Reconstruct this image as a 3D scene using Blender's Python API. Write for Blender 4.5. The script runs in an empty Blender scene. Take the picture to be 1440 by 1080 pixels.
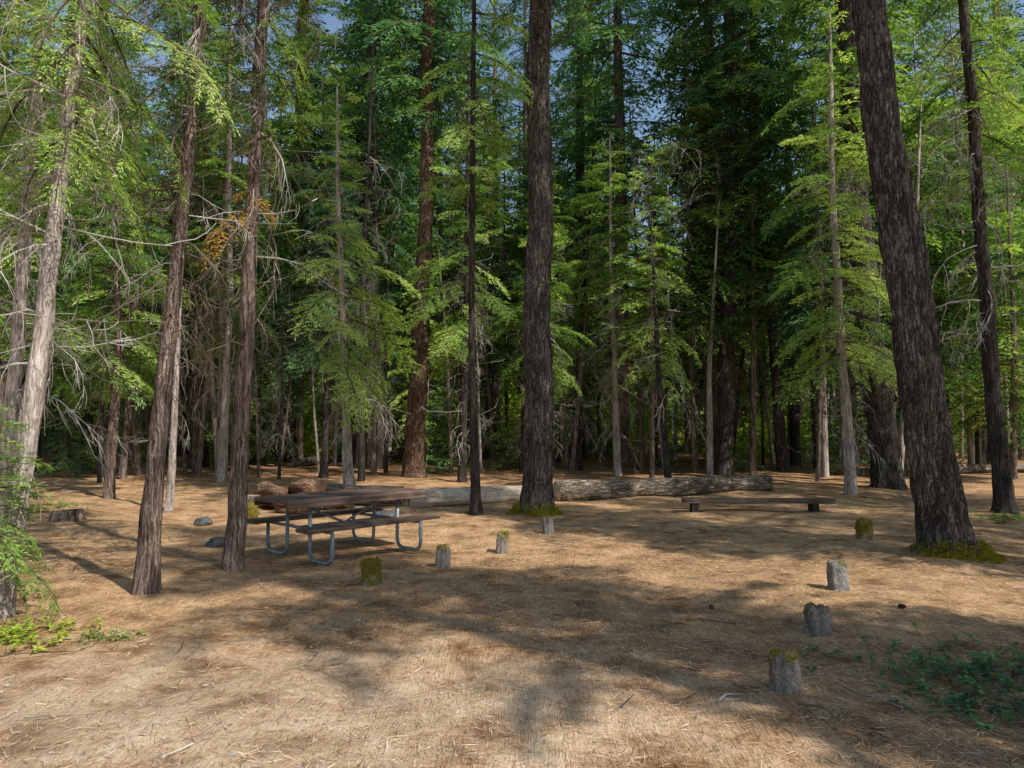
import bpy, math, random
import numpy as np
from mathutils import Vector, Matrix, noise as mn
R=np.random.RandomState(7)
random.seed(7)
scene=bpy.context.scene
col=scene.collection

# ------------------------------------------------------------ helpers
class Buf:
    def __init__(s): s.V=[];s.F=[];s.M=[];s.A=[];s.n=0
    def add(s,v,f,mat=0,var=0.5):
        v=np.asarray(v,dtype=np.float32).reshape(-1,3); f=np.asarray(f,dtype=np.int32).reshape(-1,4)
        s.V.append(v);s.F.append(f+s.n);s.n+=len(v)
        s.M.append(np.full(len(f),mat,dtype=np.int32))
        a=np.asarray(var,dtype=np.float32)
        if a.ndim==0: a=np.full(len(f),float(a),dtype=np.float32)
        s.A.append(a)
    def arrays(s):
        return np.concatenate(s.V),np.concatenate(s.F),np.concatenate(s.M),np.concatenate(s.A)
    def mesh(s,name,mats,smooth=False):
        V,F,M,A=s.arrays()
        me=bpy.data.meshes.new(name)
        me.vertices.add(len(V)); me.vertices.foreach_set('co',V.ravel())
        me.loops.add(len(F)*4); me.loops.foreach_set('vertex_index',F.ravel())
        me.polygons.add(len(F))
        me.polygons.foreach_set('loop_start',np.arange(len(F),dtype=np.int32)*4)
        me.polygons.foreach_set('loop_total',np.full(len(F),4,dtype=np.int32))
        me.polygons.foreach_set('material_index',M)
        me.polygons.foreach_set('use_smooth',np.full(len(F),smooth,dtype=bool))
        at=me.attributes.new('var','FLOAT','FACE'); at.data.foreach_set('value',A)
        for m in mats: me.materials.append(m)
        me.update(calc_edges=True)
        return me

def obj(name,me,loc=(0,0,0),parent=None,rot=0,scale=1):
    o=bpy.data.objects.new(name,me); col.objects.link(o)
    o.location=loc; o.rotation_euler=(0,0,rot)
    o.scale=(scale,)*3 if not hasattr(scale,'__len__') else scale
    if parent: o.parent=parent
    return o
def empty(name,loc=(0,0,0)):
    o=bpy.data.objects.new(name,None); col.objects.link(o); o.location=loc; o.empty_display_size=.2
    return o

def tube(buf,P,rad,n=8,mat=0,var=.5,cap=True,flare=None):
    P=np.asarray(P,float); rad=np.asarray(rad,float)
    T=np.gradient(P,axis=0); T/=np.linalg.norm(T,axis=1)[:,None]+1e-9
    up=np.array([0,0,1.]) if abs(T[0,2])<.8 else np.array([1.,0,0])
    U=np.cross(T,up); U/=np.linalg.norm(U,axis=1)[:,None]+1e-9
    W=np.cross(T,U)
    a=np.arange(n)*2*math.pi/n
    ring=P[:,None,:]+rad[:,None,None]*(np.cos(a)[None,:,None]*U[:,None,:]+np.sin(a)[None,:,None]*W[:,None,:])
    m=len(P); V=ring.reshape(-1,3)
    i=np.arange(m-1)[:,None]*n; j=np.arange(n)[None,:]; k=(j+1)%n
    F=np.stack([i+j,i+k,i+n+k,i+n+j],-1).reshape(-1,4)
    if cap and n>=4:
        V=np.concatenate([V,P[:1],P[-1:]]); c0=m*n;c1=c0+1
        f=[]
        for q in range(0,n,2):
            f.append([c0,(q+2)%n,(q+1)%n,q])
            b=(m-1)*n; f.append([c1,b+q,b+(q+1)%n,b+(q+2)%n])
        F=np.concatenate([F,np.array(f)])
    buf.add(V,F,mat,var)

def box(buf,c,s,ax=(1,0,0),mat=0,var=.5,bev=.006,tilt=0):
    ax=np.array(ax,float);ax/=np.linalg.norm(ax); ay=np.cross([0,0,1],ax); ay/=np.linalg.norm(ay); az=np.cross(ax,ay)
    hx,hy,hz=[q/2 for q in s]; b=bev
    sec=[(-hy+b,-hz),(hy-b,-hz),(hy,-hz+b),(hy,hz-b),(hy-b,hz),(-hy+b,hz),(-hy,hz-b),(-hy,-hz+b)]
    xs=[-hx,-hx+b,hx-b,hx]; sc=[1-b/max(hy,1e-3)*.8,1,1,1-b/max(hy,1e-3)*.8]
    V=[]
    for x,k in zip(xs,sc):
        for (y,z) in sec:
            V.append(np.array(c)+ax*x+ay*y*k+az*z*(1-(1-k)*min(1,hy/hz)))
    F=[]
    for i in range(3):
        for j in range(8):
            k=(j+1)%8; F.append([i*8+j,i*8+k,i*8+8+k,i*8+8+j])
    for o,sg in ((0,-1),(24,1)):
        for q in ([0,1,2,7],[7,2,3,6],[6,3,4,5]):
            qq=[o+t for t in q]
            F.append(qq if sg>0 else qq[::-1])
    buf.add(V,F,mat,var)

def gz(x,y):
    x=np.asarray(x,float);y=np.asarray(y,float)
    z=.02*np.maximum(0,y-15)+.10*np.maximum(0,y-75)
    z=z+.035*np.sin(x*.7+1.3)*np.sin(y*.55+.4)+.02*np.sin(x*1.9+y*1.3)+.012*np.sin(x*3.7-y*2.9+1)
    far=np.clip((y-14)/20,0,1)
    z=z+far*.18*np.sin(x*.33+.7)*np.sin(y*.27)
    return z
def G(x,y): return float(gz(x,y))

# ------------------------------------------------------------ materials
def newmat(name):
    m=bpy.data.materials.new(name); m.use_nodes=True
    nt=m.node_tree; nt.nodes.clear()
    return m,nt,nt.nodes,nt.links
def ramp(N,stops,interp='LINEAR'):
    r=N.new('ShaderNodeValToRGB'); e=r.color_ramp; e.interpolation=interp
    e.elements[0].position=stops[0][0]; e.elements[0].color=(*stops[0][1],1)
    e.elements[1].position=stops[-1][0]; e.elements[1].color=(*stops[-1][1],1)
    for p,c in stops[1:-1]:
        q=e.elements.new(p); q.color=(*c,1)
    return r
def noisen(N,L,vec,scale,detail=4,rough=.55,dist=0):
    n=N.new('ShaderNodeTexNoise'); n.inputs['Scale'].default_value=scale; n.inputs['Detail'].default_value=detail
    n.inputs['Roughness'].default_value=rough; n.inputs['Distortion'].default_value=dist
    L.new(vec,n.inputs['Vector']); return n.outputs['Fac']
def mapn(N,L,vec,scale=(1,1,1),rot=(0,0,0),loc=(0,0,0)):
    m=N.new('ShaderNodeMapping'); m.inputs['Scale'].default_value=scale; m.inputs['Rotation'].default_value=rot; m.inputs['Location'].default_value=loc
    L.new(vec,m.inputs['Vector']); return m.outputs['Vector']
def mixc(N,L,f,a,b,mode='MIX'):
    m=N.new('ShaderNodeMix'); m.data_type='RGBA'; m.blend_type=mode
    for s,v in ((m.inputs[0],f),(m.inputs[6],a),(m.inputs[7],b)):
        if isinstance(v,tuple): s.default_value=(*v,1)
        elif isinstance(v,(int,float)): s.default_value=v
        else: L.new(v,s)
    return m.outputs[2]
def math_(N,L,op,a,b=None,clamp=False):
    m=N.new('ShaderNodeMath'); m.operation=op; m.use_clamp=clamp
    for s,v in ((m.inputs[0],a),(m.inputs[1],b)):
        if v is None: continue
        if isinstance(v,(int,float)): s.default_value=v
        else: L.new(v,s)
    return m.outputs[0]
def finish(N,L,colr,rough=.9,bump=None,bs=.5,bd=.02,spec=.2,metal=0):
    p=N.new('ShaderNodeBsdfPrincipled'); o=N.new('ShaderNodeOutputMaterial')
    L.new(colr,p.inputs['Base Color'])
    p.inputs['Roughness'].default_value=rough; p.inputs['Specular IOR Level'].default_value=spec; p.inputs['Metallic'].default_value=metal
    if bump is not None:
        b=N.new('ShaderNodeBump'); b.inputs['Strength'].default_value=bs; b.inputs['Distance'].default_value=bd
        L.new(bump,b.inputs['Height']); L.new(b.outputs[0],p.inputs['Normal'])
    L.new(p.outputs[0],o.inputs['Surface'])

def bark(name,dark,mid,light,style='plate',moss=None,mossh=.2):
    m,nt,N,L=newmat(name)
    tc=N.new('ShaderNodeTexCoord').outputs['Object']
    d=noisen(N,L,mapn(N,L,tc,(3,3,1.5)),2.0,3)
    va=N.new('ShaderNodeVectorMath'); va.operation='MULTIPLY_ADD'
    cmb=N.new('ShaderNodeCombineXYZ'); L.new(d,cmb.inputs[0]); L.new(d,cmb.inputs[1])
    L.new(cmb.outputs[0],va.inputs[0]); va.inputs[1].default_value=(.12,.12,.1); L.new(tc,va.inputs[2])
    v=va.outputs[0]
    if style=='plate':
        def ridge(sc,scale,k):
            q=noisen(N,L,mapn(N,L,v,sc),scale,3,.6)
            q=math_(N,L,'ABSOLUTE',math_(N,L,'SUBTRACT',q,.5)); return math_(N,L,'MULTIPLY',q,k,True)
        r1=ridge((1,1,.14),17,11.); r2=ridge((1,1,.5),13,16.); r3=ridge((1,1,.3),42,9.)
        e=math_(N,L,'MULTIPLY',math_(N,L,'ADD',r1,.0),math_(N,L,'ADD',math_(N,L,'MULTIPLY',r2,.45),.55))
        n1=noisen(N,L,mapn(N,L,v,(1,1,.5)),60,5,.75)
        h=math_(N,L,'ADD',math_(N,L,'MULTIPLY',e,.55),math_(N,L,'ADD',math_(N,L,'MULTIPLY',r3,.18),math_(N,L,'MULTIPLY',n1,.4)))
        r=ramp(N,[(.22,dark),(.55,tuple((a+b*1.5)/2.5 for a,b in zip(dark,mid))),(.8,mid),(1.0,light)])
    else:
        n0=noisen(N,L,mapn(N,L,v,(1,1,.06)),42,4,.6)
        n1=noisen(N,L,mapn(N,L,v,(1,1,.1)),110,4,.7)
        h=math_(N,L,'ADD',math_(N,L,'MULTIPLY',n0,.75),math_(N,L,'MULTIPLY',n1,.4))
        r=ramp(N,[(.42,dark),(.56,mid),(.72,light)])
    L.new(h,r.inputs[0])
    big=noisen(N,L,mapn(N,L,tc,(1,1,.5)),2.2,4,.6)
    rb=ramp(N,[(.35,(.60,.59,.58)),(.65,(1.25,1.22,1.2))]); L.new(big,rb.inputs[0])
    c=mixc(N,L,1.0,r.outputs[0],rb.outputs[0],'MULTIPLY')
    lf=noisen(N,L,tc,14,5,.7); lr=ramp(N,[(.58,(0,0,0)),(.75,(.5,.5,.5))]); L.new(lf,lr.inputs[0])
    g=sum(light)/3; c=mixc(N,L,lr.outputs[0],c,(g*1.15,g*1.17,g*1.1))
    if moss:
        sx=N.new('ShaderNodeSeparateXYZ'); L.new(tc,sx.inputs[0])
        q=math_(N,L,'SUBTRACT',mossh,sx.outputs[2]); q=math_(N,L,'ADD',math_(N,L,'MULTIPLY',q,3.0),math_(N,L,'MULTIPLY',math_(N,L,'SUBTRACT',noisen(N,L,tc,7,4),.5),3.2))
        q=math_(N,L,'MULTIPLY',q,2.0,True)
        c=mixc(N,L,q,c,moss)
    finish(N,L,c,.95,h,.9,.03,.1)
    return m
M_fir=bark('bark_fir',(.016,.014,.012),(.105,.088,.076),(.26,.23,.205),'plate')
M_firmoss=bark('bark_fir_moss',(.016,.014,.012),(.155,.13,.11),(.39,.345,.305),'plate',(.18,.18,.025),.12)
M_warm=bark('bark_pine_warm',(.03,.018,.012),(.21,.13,.088),(.40,.29,.21),'plate')
M_cedar=bark('bark_cedar',(.026,.017,.014),(.14,.098,.079),(.40,.325,.275),'fib')
M_cedarpale=bark('bark_cedar_pale',(.09,.068,.058),(.38,.32,.28),(.70,.63,.58),'fib')
M_dark=bark('bark_dark',(.010,.009,.008),(.042,.035,.03),(.13,.11,.10),'fib')
M_logpale=bark('log_wood_pale',(.22,.16,.10),(.55,.45,.34),(.78,.70,.60),'fib')
M_logbark=bark('log_bark',(.03,.02,.015),(.30,.24,.18),(.62,.54,.46),'plate')
M_rot=bark('rotten_wood',(.025,.013,.008),(.15,.08,.05),(.36,.24,.15),'fib')

def simple(name,stops,scale=6,detail=5,rough=.9,bs=.4,bd=.01,stretch=(1,1,1),spec=.2,metal=0):
    m,nt,N,L=newmat(name); tc=N.new('ShaderNodeTexCoord').outputs['Object']
    f=noisen(N,L,mapn(N,L,tc,stretch),scale,detail,.65); r=ramp(N,stops); L.new(f,r.inputs[0])
    finish(N,L,r.outputs[0],rough,f,bs,bd,spec,metal); return m
def flat(name,stops):
    m,nt,N,L=newmat(name); tc=N.new('ShaderNodeTexCoord').outputs['Object']
    f=noisen(N,L,tc,4,1,.5); r=ramp(N,stops); L.new(f,r.inputs[0])
    d=N.new('ShaderNodeBsdfDiffuse'); L.new(r.outputs[0],d.inputs[0]); o=N.new('ShaderNodeOutputMaterial'); L.new(d.outputs[0],o.inputs[0]); return m
M_twigpale=flat('dead_twig_pale',[(.3,(.21,.18,.155)),(.7,(.50,.46,.41))])
M_twigdark=flat('dead_twig_brown',[(.3,(.05,.038,.028)),(.7,(.19,.145,.11))])
M_steel=simple('galvanized_steel',[(.35,(.13,.15,.17)),(.65,(.26,.30,.33))],22,4,.5,.1,.002,spec=.5,metal=.35)

def leafmat(name,stops,transl=.35,orand=.35,tint=(1.45,1.5,.65)):
    m,nt,N,L=newmat(name)
    at=N.new('ShaderNodeAttribute'); at.attribute_name='var'
    oi=N.new('ShaderNodeObjectInfo')
    f=math_(N,L,'ADD',at.outputs['Fac'],math_(N,L,'MULTIPLY',math_(N,L,'SUBTRACT',oi.outputs['Random'],.5),orand))
    g=math_(N,L,'GREATER_THAN',at.outputs['Fac'],.97)
    f=math_(N,L,'MINIMUM',f,.93); f=math_(N,L,'MAXIMUM',f,g)
    r=ramp(N,stops); L.new(f,r.inputs[0])
    di=N.new('ShaderNodeBsdfDiffuse'); tr=N.new('ShaderNodeBsdfTranslucent')
    L.new(r.outputs[0],di.inputs[0])
    tcx=mixc(N,L,1.0,r.outputs[0],tint,'MULTIPLY'); L.new(tcx,tr.inputs[0])
    a=N.new('ShaderNodeMixShader'); a.inputs[0].default_value=transl; L.new(di.outputs[0],a.inputs[1]); L.new(tr.outputs[0],a.inputs[2])
    o=N.new('ShaderNodeOutputMaterial'); L.new(a.outputs[0],o.inputs[0]); return m
dead=(.60,.34,.07)
M_leaf=leafmat('needles_green',[(0,(.042,.09,.028)),(.35,(.10,.19,.046)),(.65,(.22,.34,.08)),(.94,(.40,.52,.15)),(1,dead)],.38)
M_leafblue=leafmat('needles_bluegreen',[(0,(.034,.088,.046)),(.4,(.075,.18,.082)),(.7,(.17,.31,.12)),(.94,(.30,.45,.17)),(1,dead)],.38)
M_leafbright=leafmat('needles_bright',[(0,(.095,.175,.042)),(.35,(.19,.31,.07)),(.65,(.34,.48,.125)),(.94,(.56,.67,.24)),(1,dead)],.4)
M_shrub=leafmat('shrub_leaves',[(0,(.18,.28,.03)),(.4,(.33,.45,.055)),(.7,(.48,.58,.08)),(.94,(.64,.68,.15)),(1,dead)],.45)
M_herb=leafmat('herb_leaves',[(0,(.04,.12,.06)),(.4,(.07,.20,.09)),(.7,(.15,.30,.12)),(.94,(.27,.40,.12)),(1,(.35,.16,.04))],.25)
M_moss=leafmat('moss',[(0,(.08,.07,.01)),(.4,(.22,.19,.018)),(.7,(.38,.31,.03)),(.94,(.48,.39,.05)),(1,dead)],.2)
M_needle=leafmat('fallen_needles',[(0,(.14,.075,.036)),(.35,(.38,.225,.115)),(.65,(.62,.42,.24)),(.94,(.88,.70,.49)),(1,(.8,.62,.42))],.1,.0,(1,1,1))

def ground_mat():
    m,nt,N,L=newmat('forest_floor')
    tc=N.new('ShaderNodeTexCoord').outputs['Object']
    fib=None
    for i,(a,sc) in enumerate(((.3,1),(1.35,1.1),(2.5,.95))):
        f=noisen(N,L,mapn(N,L,tc,(110*sc,7*sc,1),(0,0,a),(i*3.1,i,0)),1,2,.6,.6)
        fib=f if fib is None else math_(N,L,'MAXIMUM',fib,f)
    fine=noisen(N,L,tc,60,4,.75)
    med=noisen(N,L,tc,2.2,6,.65)
    big=noisen(N,L,tc,.35,4,.6)
    h=math_(N,L,'ADD',math_(N,L,'MULTIPLY',fib,.7),math_(N,L,'MULTIPLY',fine,.4))
    r=ramp(N,[(.40,(.09,.045,.022)),(.54,(.37,.21,.105)),(.66,(.62,.405,.225)),(.80,(.84,.65,.43))]); L.new(h,r.inputs[0])
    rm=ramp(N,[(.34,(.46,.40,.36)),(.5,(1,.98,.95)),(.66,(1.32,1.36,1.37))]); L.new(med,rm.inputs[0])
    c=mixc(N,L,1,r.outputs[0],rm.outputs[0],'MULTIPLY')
    sx=N.new('ShaderNodeSeparateXYZ'); L.new(tc,sx.inputs[0])
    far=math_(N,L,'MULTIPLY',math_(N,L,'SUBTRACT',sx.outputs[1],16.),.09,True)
    c=mixc(N,L,far,c,mixc(N,L,1,c,(.74,.62,.58),'MULTIPLY'))  # far floor darkened in the colour, standing in for forest shade
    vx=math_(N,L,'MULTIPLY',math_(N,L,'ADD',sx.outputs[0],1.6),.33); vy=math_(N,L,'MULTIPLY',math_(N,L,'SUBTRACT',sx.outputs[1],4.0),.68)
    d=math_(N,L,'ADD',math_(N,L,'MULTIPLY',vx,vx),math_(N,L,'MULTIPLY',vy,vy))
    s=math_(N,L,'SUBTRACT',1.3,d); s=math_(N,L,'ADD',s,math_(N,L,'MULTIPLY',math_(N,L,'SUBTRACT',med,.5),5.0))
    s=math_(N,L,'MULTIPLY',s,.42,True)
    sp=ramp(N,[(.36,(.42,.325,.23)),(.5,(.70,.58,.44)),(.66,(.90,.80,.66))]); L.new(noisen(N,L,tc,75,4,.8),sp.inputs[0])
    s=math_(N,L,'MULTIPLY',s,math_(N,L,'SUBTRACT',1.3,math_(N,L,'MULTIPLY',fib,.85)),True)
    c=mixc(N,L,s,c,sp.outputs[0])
    rb=ramp(N,[(.35,(.80,.77,.75)),(.65,(1.1,1.1,1.1))]); L.new(big,rb.inputs[0])
    c=mixc(N,L,1,c,rb.outputs[0],'MULTIPLY')
    ug=math_(N,L,'MULTIPLY',math_(N,L,'SUBTRACT',sx.outputs[1],36.),.08,True)
    ug=math_(N,L,'MULTIPLY',ug,math_(N,L,'MULTIPLY',noisen(N,L,tc,.8,4,.7),1.9),True)
    c=mixc(N,L,ug,c,(.14,.19,.05))
    hh=math_(N,L,'ADD',h,math_(N,L,'MULTIPLY',med,1.2))
    finish(N,L,c,.95,hh,.8,.035,.1)
    return m
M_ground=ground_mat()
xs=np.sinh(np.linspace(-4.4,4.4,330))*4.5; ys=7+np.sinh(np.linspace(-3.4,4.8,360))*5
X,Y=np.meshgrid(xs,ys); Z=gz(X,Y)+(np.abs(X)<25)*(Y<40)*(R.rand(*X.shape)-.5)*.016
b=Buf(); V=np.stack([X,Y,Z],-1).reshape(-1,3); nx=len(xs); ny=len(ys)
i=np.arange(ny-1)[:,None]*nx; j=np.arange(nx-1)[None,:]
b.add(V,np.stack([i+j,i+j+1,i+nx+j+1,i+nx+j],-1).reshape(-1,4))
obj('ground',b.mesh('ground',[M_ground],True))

# ------------------------------------------------------------ foliage
def quads_from(P,D,W,ln,w):
    ln=np.asarray(ln)[:,None]; w=np.asarray(w)[:,None]
    return np.stack([P,P+D*ln*.45+W*w,P+D*ln,P+D*ln*.45-W*w],1)
def nrm(a): return a/(np.linalg.norm(a,axis=-1,keepdims=True)+1e-9)
def frond(rng,L,leaf,lw,sp,tsp,droop,tl=.42,ang=55,wood_on=True):
    Ps=[];Ds=[];Ws=[]; wood=Buf()
    n=max(6,int(L/.25)); t=np.linspace(0,1,n)
    wob=rng.uniform(-.08,.08)*L
    ax=np.stack([L*t*(1-.12*t*t),wob*np.sin(t*3),L*(.12*t-droop*t**2.2)],-1)
    tube(wood,ax,.012*L*(1-t)**.8+.002,3,cap=False)
    nt=max(3,int(L/tsp))
    for k in range(nt):
        u=.12+.88*(k+rng.rand())/nt
        p=np.array([np.interp(u,t,ax[:,q]) for q in range(3)])
        tang=nrm(np.array([np.interp(min(1,u+.05),t,ax[:,q])-np.interp(u-.05,t,ax[:,q]) for q in range(3)]))
        for sd in (-1,1):
            if rng.rand()<.15: continue
            l=tl*L*(1-u*.82)*(.35+.65*min(1,u/.35))*rng.uniform(.5,1.2)+.04
            a=math.radians(ang+rng.uniform(-14,14))
            side=np.array([-tang[1],tang[0],0])*sd
            d=nrm(tang*math.cos(a)+side*math.sin(a)+np.array([0,0,rng.uniform(-.2,.12)]))
            m=max(2,int(l/sp)); s=(np.arange(m)+rng.rand(m)*.8)/m
            pos=p+d*(s*l)[:,None]+np.array([0,0,-1])*(droop*.7*l*s*s)[:,None]
            for ls in (-1,1):
                sdv=np.cross(d,[0,0,1.])*ls
                dd=nrm(d*.75+sdv*rng.uniform(.45,.9,(m,1))+rng.normal(0,.2,(m,3))+np.array([0,0,-.12]))
                ww=nrm(np.cross(dd,np.array([0,0,1.])+rng.normal(0,.55,(m,3))))
                Ps.append(pos);Ds.append(dd);Ws.append(ww)
    P=np.concatenate(Ps);D=np.concatenate(Ds);W=np.concatenate(Ws);m=len(P)
    Q=quads_from(P,D,W,leaf*rng.uniform(.6,1.3,m),lw*rng.uniform(.8,1.2,m))
    wv,wf,_,_=wood.arrays()
    return Q.reshape(-1,3),np.arange(m*4).reshape(-1,4),wv,wf
def rotm(az,pitch,roll):
    ca,sa=math.cos(az),math.sin(az);cp,sp=math.cos(pitch),math.sin(pitch);cr,sr=math.cos(roll),math.sin(roll)
    Rz=np.array([[ca,-sa,0],[sa,ca,0],[0,0,1]]);Ry=np.array([[cp,0,-sp],[0,1,0],[sp,0,cp]]);Rx=np.array([[1,0,0],[0,cr,-sr],[0,sr,cr]])
    return Rz@Ry@Rx
def crown(name,rng,zb,zt,Rm,nf,T,lens,mats,pitch=(-.35,.55),deadp=0,axis=None,arms=None,ragged=.5,skirt=.3):
    b=Buf(); az=rng.rand()*6; gap=rng.uniform(0,6.28,40)
    for k in range(nf):
        u=(k+rng.rand())/nf
        z=zb+(zt-zb)*u
        r=Rm*(1-u)**.75*(skirt+(1-skirt)*min(1,u/.22))+.18
        r*=1+rng.uniform(-ragged,ragged)
        az+=2.4+rng.uniform(-.5,.5)
        g=gap[int(z/1.6)%40]
        if deadp<1 and math.cos(az-g)>.72 and rng.rand()<.75: continue
        if arms is not None:
            a=az%(2*math.pi)
            if not any(lo<=a<=hi for lo,hi in arms): r*=.45
        i=int(np.argmin([abs(l-r) for l in lens])); i2=T[i][rng.randint(len(T[i]))]
        s=r/lens[i]
        M=rotm(az,pitch[0]+(pitch[1]-pitch[0])*u**1.3+rng.uniform(-.22,.22),rng.uniform(-.5,.5))*s
        o=np.array([0,0,z]) 
        if axis is not None: o=np.array([np.interp(z,axis[:,2],axis[:,0]),np.interp(z,axis[:,2],axis[:,1]),z])
        lv,lf,wv,wf=i2
        fv=rng.uniform(.05,.85)
        va=np.clip(fv+rng.normal(0,.13,len(lf)),0,.95)
        if rng.rand()<deadp: va=np.ones(len(lf))
        b.add(lv@M.T+o,lf,0,va); b.add(wv@M.T+o,wf,1,.5)
    return b.mesh(name,mats)
def templates(rng,lens,leaf,lw,sp,tsp,droop,tl=.42,n=2,ang=55):
    return [[frond(rng,l,leaf,lw,sp,tsp,droop,tl,ang) for _ in range(n)] for l in lens]
lens=[.5,1.0,1.6,2.4]
T_fine=templates(R,lens,.09,.0145,.05,.08,.28)
T_mid=templates(R,lens,.16,.026,.085,.14,.34,.45,3)
T_near=templates(R,[.4,.8,1.3,1.8],.052,.0062,.026,.055,.45,.36,3)
ln_near=[.4,.8,1.3,1.8]
T_far=templates(R,lens,.34,.07,.22,.32,.3,.45)
fm=[M_leaf,M_twigdark]; fb=[M_leafblue,M_twigdark]; fr=[M_leafbright,M_twigdark]
mid_cr=[crown('crown_mid',R,6.5,25,2.9,165,T_mid,lens,fm),
        crown('crown_mid',R,8.5,27,3.1,165,T_mid,lens,fb),
        crown('crown_mid',R,4.5,21,2.6,165,T_mid,lens,fm)]
far_cr=[crown('crown_far',R,4,25,3.6,150,T_far,lens,fm),crown('crown_far',R,6,28,3.8,150,T_far,lens,fb)]
YH=[9.5,8,13,14]
young_cr=[crown('crown_young',R,1.2,9.5,1.9,110,T_mid,lens,fr,pitch=(-.3,.5),skirt=.6),
          crown('crown_young',R,1.4,8,1.7,95,T_mid,lens,fm,pitch=(-.3,.5),skirt=.6),
          crown('crown_young',R,2.5,13,2.2,140,T_mid,lens,fb,pitch=(-.35,.5),skirt=.5),
          crown('crown_young',R,3,14,2.2,140,T_mid,lens,fm,pitch=(-.35,.5),skirt=.5)]
low_cr=[crown('crown_low',R,.3,4.2,1.3,60,T_mid,lens,fb,pitch=(-.15,.5),skirt=.9),crown('crown_low',R,.3,3.2,1.2,48,T_mid,lens,fm,pitch=(-.15,.5),skirt=.9)]

def deadbr(rng,L,droop,rad=.009):
    b=Buf()
    def rec(p,d,l,r,lev):
        n=4; pts=[p]; dd=d.copy()
        for _ in range(n):
            dd=nrm(dd+rng.normal(0,.18,3)+np.array([0,0,-droop*.27])); pts.append(pts[-1]+dd*l/n)
        pts=np.array(pts); tube(b,pts,np.linspace(r,r*.35,n+1),3,cap=False)
        if lev>=2: return
        m=int(rng.randint(5,9)) if lev==0 else int(rng.randint(1,4))
        for _ in range(m):
            u=rng.uniform(.2,1); q=np.array([np.interp(u,np.linspace(0,1,n+1),pts[:,k]) for k in range(3)])
            nd_=nrm(dd*.6+rng.normal(0,.6,3)+np.array([0,0,-droop*.5]))
            rec(q,nd_,l*rng.uniform(.25,.55),r*.55,lev+1)
    rec(np.zeros(3),np.array([1.,0,.1]),L,rad,0)
    v,f,_,_=b.arrays(); return v,f
D_t=[deadbr(R,rl,dr) for rl,dr in ((1.,.5),(1.,1.1),(1.,.9),(1.,.2),(1.,1.4),(1.,.7))]
def deadcrown(name,rng,zb,zt,Rm,n,mat,axis=None,arms=None):
    b=Buf()
    for k in range(n):
        z=rng.uniform(zb,zt); r=Rm*rng.uniform(.35,1.1); az=rng.rand()*6.283
        if arms is not None and rng.rand()<.7: az=rng.uniform(*arms)
        M=rotm(az,rng.uniform(-.4,.35),rng.uniform(-3,3) if rng.rand()<.3 else rng.uniform(-.5,.5))*r
        o=np.array([0,0,z])
        if axis is not None: o=np.array([np.interp(z,axis[:,2],axis[:,0]),np.interp(z,axis[:,2],axis[:,1]),z])
        v,f=D_t[rng.randint(len(D_t))]; b.add(v@M.T+o,f)
    return b.mesh(name,[mat])
dead_cr=[deadcrown('dead_branches',R,1.2,9,1.4,50,M_twigdark),deadcrown('dead_branches',R,1.5,8,1.1,45,M_twigpale),deadcrown('dead_branches',R,.8,6,.9,40,M_twigdark)]

# ------------------------------------------------------------ trunks
def trunk_mesh(name,path,rad,mat,n=40,step=.05,rough=.10,seed=0,flare=.5,furrow=True):
    path=np.array(path,float); zs=np.arange(path[0,2],path[-1,2],step)
    if len(zs)>200:
        zl=np.arange(path[0,2],min(path[-1,2],10),step); zs=np.concatenate([zl,np.arange(zl[-1]+.3,path[-1,2],.3)])
    def sm(a):
        zz=np.arange(zs[0]-1,zs[-1]+1,.05)
        v=np.interp(zz,path[:,2],a)
        sl=(np.interp(zs[0]+.5,path[:,2],a)-a[0])/.5; v=np.where(zz<zs[0],a[0]+sl*(zz-zs[0]),v)
        k=15; v=np.convolve(np.pad(v,7,'edge'),np.ones(k)/k,'valid'); return np.interp(zs,zz,v)
    cx,cy,r=sm(path[:,0]),sm(path[:,1]),sm(np.array(rad,float))
    a=np.arange(n)*2*math.pi/n
    V=np.zeros((len(zs),n,3))
    for i,z in enumerate(zs):
        h=max(0,z-zs[0]-.1)
        fl=1+flare*math.exp(-h/.18)*.8
        wx=.35*r[i]*mn.noise(Vector((seed*3.1,0,z*.45))); wy=.35*r[i]*mn.noise(Vector((0,seed*3.1,z*.45)))
        for j in range(n):
            ca,sa=math.cos(a[j]),math.sin(a[j])
            lob=1+(.22*math.sin(a[j]*4+seed)+.12*math.sin(a[j]*7+seed*2))*math.exp(-h/.25)*flare*1.4
            d=0
            if furrow:
                k=n/9.0
                q=mn.noise(Vector((ca*k*.8,sa*k*.8,z*1.8+seed*7)))
                q2=mn.noise(Vector((ca*2+seed,sa*2,z*.8)))
                d=rough*(abs(q)*2.6-.7)+rough*.5*q2
            rr=r[i]*fl*lob*(1+d)
            V[i,j]=(cx[i]+wx+ca*rr,cy[i]+wy+sa*rr,z)
    b=Buf(); m=len(zs); i=np.arange(m-1)[:,None]*n; j=np.arange(n)[None,:]; k=(j+1)%n
    b.add(V.reshape(-1,3),np.stack([i+j,i+k,i+n+k,i+n+j],-1).reshape(-1,4))
    return b.mesh(name,[mat],True)

def tree(name,bx,by,pts,rads,mat,n=24,step=.09,rough=.1,seed=1,flare=.5,furrow=True):
    gzv=G(bx,by)
    e=empty(name,(bx,by,gzv))
    loc=[(0,0,-.12)]+[(p[0]-bx,p[1]-by,p[2]-gzv) for p in pts]
    me=trunk_mesh('trunk',loc,rads,mat,n,step,rough,seed,flare,furrow)
    obj('trunk',me,parent=e)
    return e,np.array(loc,float)

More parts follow.
